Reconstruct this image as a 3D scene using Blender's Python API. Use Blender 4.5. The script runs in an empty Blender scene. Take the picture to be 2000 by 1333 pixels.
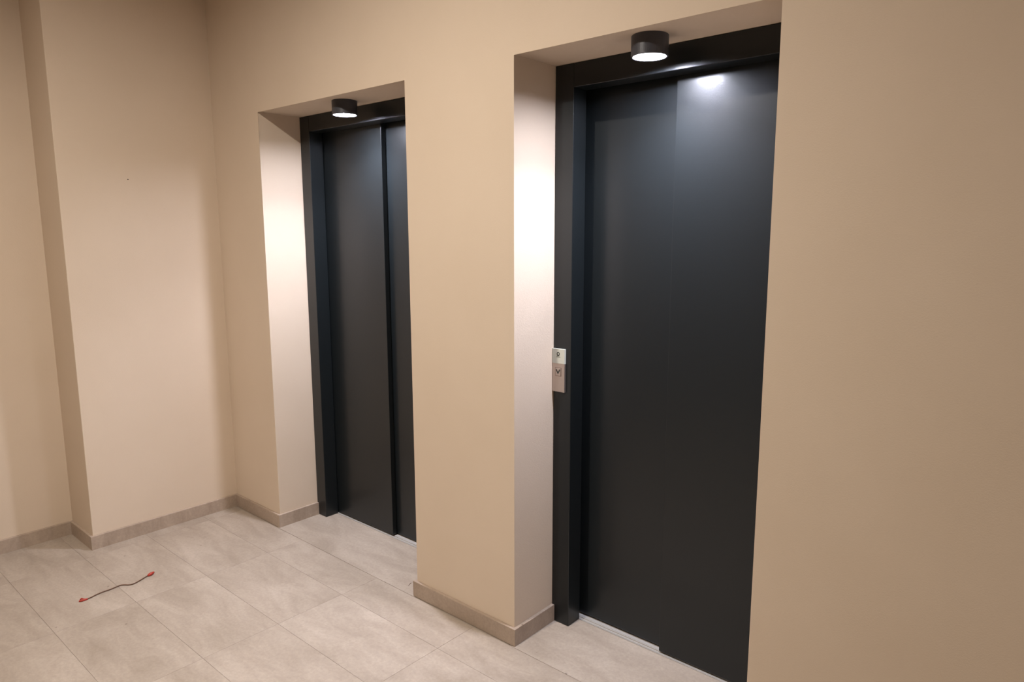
import bpy, bmesh, math, random
from mathutils import Vector, Matrix

# ------------------------------------------------------------------ scene, camera, world, exposure
SC = bpy.context.scene
COL = SC.collection
random.seed(4)

cam_data = bpy.data.cameras.new('camera')
cam = bpy.data.objects.new('camera', cam_data)
COL.objects.link(cam)
cam_data.sensor_fit = 'HORIZONTAL'
cam_data.sensor_width = 36.0
cam_data.lens = 1369.31 / 2000.0 * 36.0
cam_data.clip_start = 0.02
PITCH, ROLL, YAW = -0.15472, -0.00243, -0.71823
fwd = Vector((math.cos(PITCH) * math.sin(YAW), math.cos(PITCH) * math.cos(YAW), math.sin(PITCH)))
rgt = Vector((math.cos(YAW), -math.sin(YAW), 0.0))
upv = rgt.cross(fwd)
r2 = math.cos(ROLL) * rgt + math.sin(ROLL) * upv
u2 = -math.sin(ROLL) * rgt + math.cos(ROLL) * upv
cam.matrix_world = Matrix(((r2.x, u2.x, -fwd.x, 3.8046), (r2.y, u2.y, -fwd.y, -1.8963),
                           (r2.z, u2.z, -fwd.z, 1.58629), (0, 0, 0, 1)))
SC.camera = cam

world = bpy.data.worlds.new('world')
SC.world = world
world.use_nodes = True
world.node_tree.nodes['Background'].inputs[0].default_value = (0.02, 0.02, 0.02, 1)
world.node_tree.nodes['Background'].inputs[1].default_value = 1.0

SC.view_settings.view_transform = 'Standard'
SC.view_settings.look = 'None'
SC.view_settings.gamma = 1.0
SC.view_settings.use_curve_mapping = False
SC.view_settings.exposure = 0.0

NICHE_LIGHT = ((0.92, 0.945, 1.12), 520.0)     # neutral white lamps in the door recesses
NICHE_BEAM = 7.0                              # watts of their downward beam
HALL_LIGHT = ((1.0, 0.915, 0.82), 3550.0)       # warm white lamps on the lobby ceiling

# ------------------------------------------------------------------ measures (metres)
X1L, X1R, X2L, X2R = 0.4687, 1.5904, 2.1564, 3.0736     # the two recesses
H1, H2 = 2.180, 2.1846                                   # their soffits
D = 0.2349                                               # recess depth to the door frames
HB, TB = 0.0705, 0.0132                                  # baseboard
A, B = 0.7687, 0.2972                                    # step in the left wall
ZC = 3.18                                                # ceiling
XR, YB = 6.3, -6.0                                      # right wall, back wall
HD = 2.1                                                 # door header underside
JW = 0.0841

# ------------------------------------------------------------------ helpers
def tag(o, label=None, cat=None, group=None, kind=None):
    if label: o['label'] = label
    if cat: o['category'] = cat
    if group: o['group'] = group
    if kind: o['kind'] = kind
    return o

def obj(name, bm, m, parent=None, smooth=False, loc=None):
    me = bpy.data.meshes.new(name)
    bmesh.ops.recalc_face_normals(bm, faces=bm.faces[:])
    bm.to_mesh(me); bm.free()
    for p in me.polygons: p.use_smooth = smooth
    o = bpy.data.objects.new(name, me)
    COL.objects.link(o)
    if m: me.materials.append(m)
    if parent: o.parent = parent
    if loc: o.location = loc
    return o

def empty(name, loc):
    o = bpy.data.objects.new(name, None)
    o.empty_display_size = 0.05
    o.location = loc
    COL.objects.link(o)
    return o

def add_box(bm, x0, x1, y0, y1, z0, z1, bevel=0.0, seg=2):
    vs = [bm.verts.new((x, y, z)) for x in (x0, x1) for y in (y0, y1) for z in (z0, z1)]
    fs = [(0, 1, 3, 2), (4, 6, 7, 5), (0, 4, 5, 1), (2, 3, 7, 6), (0, 2, 6, 4), (1, 5, 7, 3)]
    faces = [bm.faces.new([vs[i] for i in f]) for f in fs]
    if bevel:
        es = list({e for f in faces for e in f.edges})
        bmesh.ops.bevel(bm, geom=es, offset=bevel, segments=seg, profile=0.5, affect='EDGES')
    return bm

def box(*a, **k):
    return add_box(bmesh.new(), *a, **k)

def prism(outline, axis, c0, c1):
    """outline in the two other axes, extruded along axis from c0 to c1"""
    bm = bmesh.new()
    def P(u, v, c):
        return {'x': (c, u, v), 'y': (u, c, v), 'z': (u, v, c)}[axis]
    a = [bm.verts.new(P(u, v, c0)) for u, v in outline]
    b = [bm.verts.new(P(u, v, c1)) for u, v in outline]
    n = len(outline)
    bm.faces.new(a); bm.faces.new(b)
    for i in range(n):
        bm.faces.new((a[i], a[(i + 1) % n], b[(i + 1) % n], b[i]))
    return bm

def lathe(profile, seg=48, close=False):
    bm = bmesh.new()
    rings = []
    for r, z in profile:
        if r < 1e-6:
            rings.append([bm.verts.new((0, 0, z))])
        else:
            rings.append([bm.verts.new((r * math.cos(2 * math.pi * i / seg), r * math.sin(2 * math.pi * i / seg), z)) for i in range(seg)])
    pairs = list(zip(rings[:-1], rings[1:]))
    if close: pairs.append((rings[-1], rings[0]))
    for p, q in pairs:
        for i in range(seg):
            j = (i + 1) % seg
            if len(p) == 1 and len(q) == 1: continue
            if len(p) == 1: bm.faces.new((p[0], q[i], q[j]))
            elif len(q) == 1: bm.faces.new((p[i], p[j], q[0]))
            else: bm.faces.new((p[i], p[j], q[j], q[i]))
    return bm

def tube(bm, pts, radii, seg=10):
    rings = []
    n = len(pts)
    for k, p in enumerate(pts):
        t = (pts[min(k + 1, n - 1)] - pts[max(k - 1, 0)]).normalized()
        s = t.cross(Vector((0, 0, 1)))
        if s.length < 1e-4: s = Vector((1, 0, 0))
        s.normalize()
        u = s.cross(t).normalized()
        r = radii[k] if hasattr(radii, '__len__') else radii
        rings.append([bm.verts.new(p + r * (math.cos(2 * math.pi * i / seg) * s + math.sin(2 * math.pi * i / seg) * u)) for i in range(seg)])
    for p, q in zip(rings[:-1], rings[1:]):
        for i in range(seg):
            j = (i + 1) % seg
            bm.faces.new((p[i], p[j], q[j], q[i]))
    bm.faces.new(rings[0]); bm.faces.new(rings[-1])
    return bm

def smooth_path(pts, sub=6):
    out = []
    n = len(pts)
    for i in range(n - 1):
        p0, p1, p2, p3 = pts[max(i - 1, 0)], pts[i], pts[i + 1], pts[min(i + 2, n - 1)]
        for k in range(sub):
            t = k / sub
            out.append(0.5 * ((2 * p1) + (p2 - p0) * t + (2 * p0 - 5 * p1 + 4 * p2 - p3) * t * t + (3 * p1 - p0 - 3 * p2 + p3) * t ** 3))
    out.append(pts[-1])
    return out

# ------------------------------------------------------------------ materials
def mat(name, col, rough=0.5, metal=0.0, spec=0.5):
    m = bpy.data.materials.new(name)
    m.use_nodes = True
    b = m.node_tree.nodes['Principled BSDF']
    b.inputs['Base Color'].default_value = (*col, 1)
    b.inputs['Roughness'].default_value = rough
    b.inputs['Metallic'].default_value = metal
    b.inputs['Specular IOR Level'].default_value = spec
    return m, m.node_tree, b

def pos_node(nt):
    return nt.nodes.new('ShaderNodeNewGeometry').outputs['Position']

def noise(nt, vec, scale, detail=4.0, rough=0.55, dist=0.0):
    n = nt.nodes.new('ShaderNodeTexNoise')
    n.inputs['Scale'].default_value = scale
    n.inputs['Detail'].default_value = detail
    n.inputs['Roughness'].default_value = rough
    n.inputs['Distortion'].default_value = dist
    nt.links.new(vec, n.inputs['Vector'])
    return n.outputs['Fac']

def ramp(nt, fac, stops):
    r = nt.nodes.new('ShaderNodeValToRGB')
    el = r.color_ramp.elements
    while len(el) < len(stops): el.new(0.5)
    for e, (p, c) in zip(el, stops):
        e.position = p; e.color = (*c, 1)
    nt.links.new(fac, r.inputs['Fac'])
    return r.outputs['Color']

def bump(nt, b, height, strength, dist, target='Normal'):
    n = nt.nodes.new('ShaderNodeBump')
    n.inputs['Strength'].default_value = strength
    n.inputs['Distance'].default_value = dist
    nt.links.new(height, n.inputs['Height'])
    nt.links.new(n.outputs['Normal'], b.inputs[target])

def scaled(nt, vec, s):
    n = nt.nodes.new('ShaderNodeMapping')
    n.inputs['Scale'].default_value = s
    nt.links.new(vec, n.inputs['Vector'])
    return n.outputs['Vector']

# matt beige wall paint with a fine roller texture
PAINT, nt, b = mat('beige_wall_paint', (0.70, 0.58, 0.455), 0.85, 0, 0.25)
p = pos_node(nt)
nt.links.new(ramp(nt, noise(nt, p, 2.2, 5), [(0.3, (0.685, 0.565, 0.44)), (0.7, (0.715, 0.595, 0.47))]), b.inputs['Base Color'])
bump(nt, b, noise(nt, p, 260, 3), 0.25, 0.0015)

CEIL, nt, b = mat('white_ceiling_paint', (0.75, 0.70, 0.63), 0.9, 0, 0.2)
bump(nt, b, noise(nt, pos_node(nt), 220, 3), 0.2, 0.001)

# greige stone-look porcelain, a little different on every tile
def stone(name, tint, per_tile):
    m, nt, b = mat(name, (0.5, 0.44, 0.37), 0.5, 0, 0.4)
    p = pos_node(nt)
    if per_tile:
        info = nt.nodes.new('ShaderNodeObjectInfo')
        off = nt.nodes.new('ShaderNodeVectorMath'); off.operation = 'SCALE'
        off.inputs[0].default_value = (31.0, 17.0, 7.0)
        nt.links.new(info.outputs['Random'], off.inputs['Scale'])
        ad = nt.nodes.new('ShaderNodeVectorMath'); ad.operation = 'ADD'
        nt.links.new(p, ad.inputs[0]); nt.links.new(off.outputs[0], ad.inputs[1])
        p = ad.outputs[0]
    cloud = noise(nt, scaled(nt, p, (1.5, 4.0, 1.5)), 2.2, 8, 0.62, 0.6)
    t = tint
    c1 = ramp(nt, cloud, [(0.28, (0.385 * t[0], 0.335 * t[1], 0.275 * t[2])), (0.5, (0.475 * t[0], 0.42 * t[1], 0.355 * t[2])), (0.72, (0.56 * t[0], 0.505 * t[1], 0.435 * t[2]))])
    fine = ramp(nt, noise(nt, p, 90, 3, 0.6), [(0.3, (0.90, 0.90, 0.90)), (0.7, (1.04, 1.04, 1.04))])
    mx = nt.nodes.new('ShaderNodeMix'); mx.data_type = 'RGBA'; mx.blend_type = 'MULTIPLY'
    mx.inputs[0].default_value = 1.0
    nt.links.new(c1, mx.inputs[6]); nt.links.new(fine, mx.inputs[7])
    # sparse dark dirt specks
    v = nt.nodes.new('ShaderNodeTexVoronoi'); v.inputs['Scale'].default_value = 7.0
    nt.links.new(p, v.inputs['Vector'])
    sp = ramp(nt, v.outputs['Distance'], [(0.022, (0.45, 0.42, 0.4)), (0.04, (1, 1, 1))])
    m2 = nt.nodes.new('ShaderNodeMix'); m2.data_type = 'RGBA'; m2.blend_type = 'MULTIPLY'
    m2.inputs[0].default_value = 0.8
    nt.links.new(mx.outputs[2], m2.inputs[6]); nt.links.new(sp, m2.inputs[7])
    nt.links.new(m2.outputs[2], b.inputs['Base Color'])
    rr = nt.nodes.new('ShaderNodeMapRange'); rr.inputs['To Min'].default_value = 0.42; rr.inputs['To Max'].default_value = 0.62
    nt.links.new(cloud, rr.inputs['Value']); nt.links.new(rr.outputs[0], b.inputs['Roughness'])
    bump(nt, b, noise(nt, p, 160, 3), 0.12, 0.001)
    return m
TILE = stone('greige_porcelain', (0.84, 0.79, 0.755), True)
SKIRT = stone('greige_porcelain_skirting', (0.90, 0.80, 0.74), False)
GROUT, nt, b = mat('grout', (0.36, 0.305, 0.25), 0.9, 0, 0.2)
bump(nt, b, noise(nt, pos_node(nt), 300, 2), 0.3, 0.001)

# anthracite powder coat with orange peel
DARK, nt, b = mat('anthracite_powder_coat', (0.0075, 0.0100, 0.0112), 0.40, 0, 0.34)
b.inputs['Coat Weight'].default_value = 0.28
b.inputs['Coat Roughness'].default_value = 0.16
pe = noise(nt, pos_node(nt), 260, 2, 0.5)
bump(nt, b, pe, 0.10, 0.001)
bump(nt, b, pe, 0.18, 0.001, 'Coat Normal')

LAMPMAT, nt, b = mat('dark_grey_lamp_lacquer', (0.045, 0.046, 0.055), 0.38, 0, 0.5)
bump(nt, b, noise(nt, pos_node(nt), 500, 2), 0.06, 0.001)
REFL, nt, b = mat('white_reflector', (0.85, 0.85, 0.85), 0.35, 0, 0.5)
nt.links.new(ramp(nt, noise(nt, pos_node(nt), 40, 2), [(0, (0.83, 0.83, 0.83)), (1, (0.87, 0.87, 0.87))]), b.inputs['Base Color'])

def glow(name, col, strength):
    m = bpy.data.materials.new(name); m.use_nodes = True
    nt = m.node_tree; nt.nodes.clear()
    e = nt.nodes.new('ShaderNodeEmission'); o = nt.nodes.new('ShaderNodeOutputMaterial')
    e.inputs[0].default_value = (*col, 1); e.inputs[1].default_value = strength
    nt.links.new(e.outputs[0], o.inputs[0])
    return m
NICHE_GLOW = glow('neutral_lamp_diffuser', *NICHE_LIGHT)
HALL_GLOW = glow('warm_lamp_diffuser', *HALL_LIGHT)

ALU, nt, b = mat('brushed_aluminium', (0.60, 0.57, 0.53), 0.45, 0.35)
bump(nt, b, noise(nt, scaled(nt, pos_node(nt), (4, 900, 900)), 1.0, 2), 0.1, 0.0005)
STEEL, nt, b = mat('brushed_steel_plate', (0.50, 0.43, 0.385), 0.36, 0.85)
bump(nt, b, noise(nt, scaled(nt, pos_node(nt), (900, 900, 8)), 1.0, 2), 0.08, 0.0003)
PLATE, nt, b = mat('pale_plate', (0.52, 0.53, 0.46), 0.5, 0.0)
bump(nt, b, noise(nt, pos_node(nt), 400, 2), 0.03, 0.0003)
PRINT, nt, b = mat('dark_print', (0.03, 0.035, 0.03), 0.5)
bump(nt, b, noise(nt, pos_node(nt), 400, 2), 0.03, 0.0003)
CORD, nt, b = mat('brown_cord', (0.13, 0.066, 0.036), 0.55)
bump(nt, b, noise(nt, pos_node(nt), 700, 2), 0.3, 0.0005)
RED, nt, b = mat('red_plastic', (0.40, 0.034, 0.018), 0.45)
bump(nt, b, noise(nt, pos_node(nt), 300, 2), 0.1, 0.0005)
SURR, nt, b = mat('worn_bronze', (0.24, 0.16, 0.12), 0.45, 0.5)
bump(nt, b, noise(nt, pos_node(nt), 600, 2), 0.1, 0.0003)
RUST, nt, b = mat('dark_brown_metal', (0.07, 0.04, 0.025), 0.6)
bump(nt, b, noise(nt, pos_node(nt), 900, 2), 0.2, 0.0003)

# ------------------------------------------------------------------ the room
def struct(name, bm, m):
    return tag(obj(name, bm, m), kind='structure')

# elevator wall, one slab with two recess openings reaching the floor
out = [(-0.3, 0), (X1L, 0), (X1L, H1), (X1R, H1), (X1R, 0), (X2L, 0), (X2L, H2), (X2R, H2), (X2R, 0), (XR + .2, 0), (XR + .2, ZC), (-0.3, ZC)]
bm = prism(out, 'y', 0.0, 0.42)
ed = []
for e in bm.edges:
    a, c = e.verts[0].co, e.verts[1].co
    if abs(a.y) < 1e-6 and abs(c.y) < 1e-6 and max(a.z, c.z) < 2.3 and max(a.z, c.z) > 1:
        ed.append(e)
bmesh.ops.bevel(bm, geom=ed, offset=0.0025, segments=2, profile=0.5, affect='EDGES')
struct('wall_front', bm, PAINT)

# left wall with its step
bm = prism([(0, 0.0), (0, -A), (-B, -A), (-B, YB - .2), (-B - .3, YB - .2), (-B - .3, 0.0)], 'z', 0, ZC)
ed = [e for e in bm.edges if abs(e.verts[0].co.x) < 1e-6 and abs(e.verts[1].co.x) < 1e-6 and abs(e.verts[0].co.y + A) < 1e-6 and abs(e.verts[1].co.y + A) < 1e-6]
bmesh.ops.bevel(bm, geom=ed, offset=0.0025, segments=2, profile=0.5, affect='EDGES')
struct('wall_left', bm, PAINT)
struct('wall_right', box(XR, XR + .2, YB - .2, 0.0, 0, ZC), PAINT)
struct('wall_back', box(-B, XR, YB - .2, YB, 0, ZC), PAINT)
struct('ceiling', box(-B - .3, XR + .2, YB - .2, .42, ZC, ZC + .15), CEIL)

# floor: grout bed with every tile laid on it
floor = struct('floor', box(-B - .3, XR + .2, YB - .2, 0.62, -0.05, -0.0020), GROUT)
def tile(x0, x1, y0, y1, j=0.0004):
    return obj('tile', box(x0 + j, x1 - j, y0 + j, y1 - j, -0.0022, 0.0, bevel=0.0004, seg=1), TILE, floor)
xs = [0.71 + 0.62 * k for k in range(-2, 10)]
ys = [-0.02, -0.215] + [-0.215 - 0.3115 * k for k in range(1, 20)]
xe = [-B] + [x for x in xs if -B + .05 < x < XR] + [XR]
proto = {}
for i in range(len(xe) - 1):
    for k in range(len(ys) - 1):
        x0, x1, y1, y0 = xe[i], xe[i + 1], ys[k], max(ys[k + 1], YB)
        if y1 - y0 < .05: continue
        key = (round(x1 - x0, 4), round(y1 - y0, 4))
        if key not in proto:
            o = tile(-(x1 - x0) / 2, (x1 - x0) / 2, -(y1 - y0) / 2, (y1 - y0) / 2)
            proto[key] = o
        else:
            o = proto[key].copy(); COL.objects.link(o); o.parent = floor
        o.location = ((x0 + x1) / 2, (y0 + y1) / 2, 0)
# threshold slabs inside the recesses
for a, c in ((X1L, X1R), (X2L, X2R)):
    o = tile(a, c, -0.02, 0.309, 0.0022)

# baseboards: mitred runs of skirting tile
def skirting(name, path):
    """path: wall corner points; the room lies on the left of the walking direction"""
    bm = bmesh.new()
    n = len(path)
    def offs(i):
        P = Vector(path[i])
        ns = []
        if i > 0:
            d = (Vector(path[i]) - Vector(path[i - 1])).normalized(); ns.append(Vector((-d.y, d.x)))
        if i < n - 1:
            d = (Vector(path[i + 1]) - Vector(path[i])).normalized(); ns.append(Vector((-d.y, d.x)))
        if len(ns) == 1: return P + TB * ns[0]
        return P + TB * (ns[0] + ns[1])
    rows = []
    c = 0.0012
    for i in range(n):
        P = Vector(path[i]); Q = offs(i); q2 = Q + (P - Q) * (c / TB)
        rows.append([bm.verts.new((P.x, P.y, 0)), bm.verts.new((Q.x, Q.y, 0)), bm.verts.new((Q.x, Q.y, HB - c)),
                     bm.verts.new((q2.x, q2.y, HB)), bm.verts.new((P.x, P.y, HB))])
    for p, q in zip(rows[:-1], rows[1:]):
        for i in range(5):
            j = (i + 1) % 5
            bm.faces.new((p[i], p[j], q[j], q[i]))
    bm.faces.new(rows[0]); bm.faces.new(rows[-1])
    return struct(name, bm, SKIRT)
skirting('baseboard_left', [(X1L, D), (X1L, 0), (0, 0), (0, -A), (-B, -A), (-B, YB)])
skirting('baseboard_middle', [(X2L, D), (X2L, 0), (X1R, 0), (X1R, D)])
skirting('baseboard_right', [(XR, YB), (XR, 0), (X2R, 0), (X2R, D)])
skirting('baseboard_back', [(-B + TB, YB), (XR - TB, YB)])

# ------------------------------------------------------------------ elevator doors
YF = 0.318      # front of the foremost panel
def elevator(name, xl, xr, h, front, label):
    root = tag(empty(name, ((xl + xr) / 2, D, 0)), label, 'elevator door', kind='structure')
    cx = (xl + xr) / 2
    ox0, ox1 = xl + JW - cx, xr - JW - cx      # clear opening, local
    def part(nm, bm, m): return obj(nm, bm, m, root)
    yb = 0.314 - D
    g = 0.0012
    part('jamb', box(xl - cx + g, ox0, 0, yb, 0.001, h - g, bevel=0.0022, seg=3), DARK)
    part('jamb', box(ox1, xr - cx - g, 0, yb, 0.001, h - g, bevel=0.0022, seg=3), DARK)
    part('header', box(ox0 + .0004, ox1 - .0004, 0, yb, HD, h - g, bevel=0.0022, seg=3), DARK)
    split = 0.0045
    y0 = YF - D
    th = 0.026
    if front == 'left':
        spans = [(ox0 - 0.04, split, y0), (split - 0.05, ox1 + 0.04, y0 + th + .004)]
    else:
        spans = [(ox0 - 0.04, split - .012 + 0.05, y0 + th + .004), (split - .012, ox1 + 0.04, y0)]
    for a, c, y in spans:
        part('door_panel', box(a, c, y, y + th, 0.008, HD + .06, bevel=0.0016, seg=2), DARK)
    # grooved sill
    yy = lambda v: v - D
    prof = [(yy(.3105), -.0034), (yy(.3105), .0012), (yy(.3135), .0012), (yy(.3135), -.0015), (yy(.3150), -.0015), (yy(.3150), .0014),
            (yy(.3215), .0014), (yy(.3215), -.0024), (yy(.3275), -.0024), (yy(.3275), .0014), (yy(.3320), .0014), (yy(.3320), -.0004),
            (yy(.3335), -.0004), (yy(.3335), .0014), (yy(.3480), .0014), (yy(.3480), -.0024), (yy(.3540), -.0024), (yy(.3540), .0014),
            (yy(.39), .0014), (yy(.39), -.0034)]
    part('sill', prism(prof, 'x', ox0 - .03, ox1 + .03), ALU)
    # shaft lining behind the panels
    part('backing', box(xl - cx + g, xr - cx - g, .395 - D, .415 - D, 0.0015, h - g), RUST)
    return root
elevator('door_1', X1L, X1R, H1, 'left', 'left elevator door in anthracite metal, its left sliding panel in front of the right one')
elevator('door_2', X2L, X2R, H2, 'right', 'right elevator door in anthracite metal beside the steel call panel, its right sliding panel in front')

# ------------------------------------------------------------------ lamps
R_, HL = 0.0575, 0.0635
def make_lamp(loc, glowmat, label, group):
    root = tag(empty('ceiling_spotlight', loc), label, 'lamp', group)
    hs = [(0, 0), (R_ - .0015, 0), (R_, -.0015), (R_, -HL + .001), (R_ - .001, -HL), (R_ - .0055, -HL), (R_ - .006, -HL + .001),
          (R_ - .0066, -.020), (0, -.020)]
    obj('housing', lathe(hs, 64), LAMPMAT, root, smooth=False)
    obj('reflector', lathe([(R_ - .0064, -HL + .003), (R_ - .010, -.024), (R_ - .0095, -.024), (R_ - .0062, -HL + .0025)], 64, close=True), REFL, root)
    obj('diffuser', lathe([(0, -HL + LREC), (R_ - .0078, -HL + LREC), (R_ - .0078, -HL + LREC + .002), (0, -HL + LREC + .002)], 48), glowmat, root)
    return root
LREC = 0.012
def beam(root):
    d = bpy.data.lights.new('bulb', 'AREA')
    d.shape = 'DISK'; d.size = 0.09; d.spread = math.radians(115)
    d.energy = NICHE_BEAM; d.color = NICHE_LIGHT[0]
    o = bpy.data.objects.new('bulb', d); COL.objects.link(o)
    o.parent = root; o.location = (0, 0, -HL + LREC - .0015)
l1 = make_lamp((1.0315, 0.1150, H1), NICHE_GLOW, 'dark cylindrical spotlight under the soffit above the left elevator door', 'recess spotlights')
l2 = make_lamp((2.6230, 0.1080, H2), NICHE_GLOW, 'dark cylindrical spotlight under the soffit above the right elevator door', 'recess spotlights')
beam(l1); beam(l2)
make_lamp((1.95, -1.7, ZC), HALL_GLOW, 'warm cylindrical spotlight on the lobby ceiling, out of the picture', None)

# ------------------------------------------------------------------ call panel on the right door frame
cp = tag(empty('call_panel', (2.1875, D, 0.971)), 'small steel elevator call panel with a down arrow on the dark right door frame', 'call panel')
W2 = 0.0295
obj('faceplate', box(-W2, W2, -0.009, -0.0002, 0, 0.1115, bevel=0.0004, seg=2), STEEL, cp)
dp = obj('display_plate', box(-W2, W2, -0.010, -0.0002, 0.1118, 0.169, bevel=0.0003, seg=2), PLATE, cp)
bm = lathe([(0.0040, -.0003), (0.0074, -.0003), (0.0074, .0003), (0.0040, .0003)], 28, close=True)
bmesh.ops.rotate(bm, verts=bm.verts, cent=(0, 0, 0), matrix=Matrix.Rotation(math.pi / 2, 3, 'X'))
bmesh.ops.translate(bm, verts=bm.verts, vec=(0, -.0101, 0.1495))
for s in (-1, 1):
    add_box(bm, s * .0032 - .0028, s * .0032 + .0028, -.0104, -.0099, .1414, .1432)
obj('emblem', bm, PRINT, dp)
bm = bmesh.new()
x = -.0095
while x < .0095:
    w = random.uniform(.0010, .0019)
    add_box(bm, x, x + w, -.0103, -.0099, .1366, .1366 + random.uniform(.0011, .0016))
    x += w + .0005
obj('lettering', bm, PRINT, dp)
bt = obj('button', box(-.0125, .0125, -.0112, -.0085, .064, .094, bevel=0.001, seg=2), STEEL, cp)
bm = bmesh.new()
ch = [(-.0108, .0866), (-.0068, .0897), (0, .0785), (.0068, .0897), (.0108, .0866), (0, .0698)]
f0 = [bm.verts.new((u, -.0117, v)) for u, v in ch]; f1 = [bm.verts.new((u, -.0110, v)) for u, v in ch]
bm.faces.new(f0); bm.faces.new(f1)
for i in range(6): bm.faces.new((f0[i], f0[(i + 1) % 6], f1[(i + 1) % 6], f1[i]))
obj('arrow', bm, PRINT, bt)
bm = bmesh.new()
for (a, c, e, f) in ((-.0145, .0145, .0620, .0632), (-.0145, .0145, .0948, .0960), (-.0145, -.0133, .0620, .0960), (.0133, .0145, .0620, .0960)):
    add_box(bm, a, c, -.0096, -.0088, e, f)
obj('button_surround', bm, SURR, cp)

# ------------------------------------------------------------------ small things on the floor and wall
pts = smooth_path([Vector(c) for c in ((0.523, -0.9903, 0.003), (0.5246, -0.9748, 0.003), (0.5223, -0.9538, 0.003), (0.5137, -0.9263, 0.003), (0.5099, -0.9001, 0.003), (0.511, -0.8752, 0.003), (0.5079, -0.8507, 0.003), (0.5054, -0.8282, 0.003), (0.5145, -0.8142, 0.003), (0.5304, -0.8004, 0.003), (0.5356, -0.7804, 0.003), (0.5243, -0.7494, 0.003), (0.5117, -0.7219, 0.003), (0.5037, -0.7027, 0.003))])
cord = tag(empty('cord', (pts[len(pts) // 2].x, pts[len(pts) // 2].y, 0)), 'short thin brown cord with red ends lying on the floor tiles', 'cord')
def local(ps): return [q - cord.location for q in ps]
obj('strand', tube(bmesh.new(), local(pts), 0.0027, 10), CORD, cord, smooth=True)
e = local(smooth_path([Vector((0.509, -0.7105, 0.004)), Vector((0.5087, -0.7021, 0.0065)), Vector((0.5067, -0.6921, 0.0075)), Vector((0.4956, -0.6774, 0.005))], 5))
n = len(e)
obj('end_cap', tube(bmesh.new(), e, [0.0033 + 0.0042 * math.sin(math.pi * min(1, (k + .6) / n)) for k in range(n)], 12), RED, cord, smooth=True)
e = local(smooth_path([Vector((0.5259, -0.9691, 0.0035)), Vector((0.5263, -0.9813, 0.004)), Vector((0.5248, -0.9928, 0.004)), Vector((0.5195, -1.0002, 0.003))], 5))
bm = tube(bmesh.new(), e, [0.0034 + .001 * math.sin(math.pi * k / (len(e) - 1)) for k in range(len(e))], 10)
e = local(smooth_path([Vector((0.5253, -0.9789, 0.005)), Vector((0.5173, -0.9842, 0.006)), Vector((0.5062, -0.9858, 0.0055)), Vector((0.5114, -0.9925, 0.0045))], 5))
tube(bm, e, 0.0028, 10)
obj('end_cap', bm, RED, cord, smooth=True)

q = [Vector(c) for c in ((1.4951, 0.0296, 0.0012), (1.4897, 0.0403, 0.0012), (1.4853, 0.0502, 0.0012), (1.4865, 0.0538, 0.0012))]
bm = tube(bmesh.new(), [v - Vector((q[1].x, q[1].y, 0)) for v in smooth_path(q)], 0.0011, 6)
tag(obj('thread', bm, CORD, loc=(q[1].x, q[1].y, 0)), 'tiny dark thread on the threshold tile by the baseboard corner between the doors', 'thread')
bm = lathe([(0, .0016), (.0020, .0013), (.0033, .0005), (.0036, -.004), (0, -.004)], 16)
bmesh.ops.rotate(bm, verts=bm.verts, cent=(0, 0, 0), matrix=Matrix.Rotation(math.pi / 2, 3, 'Y'))
tag(obj('nail', bm, RUST, loc=(0, -.457, 1.849)), 'small dark nail head high on the plain beige end wall left of the doors', 'nail')
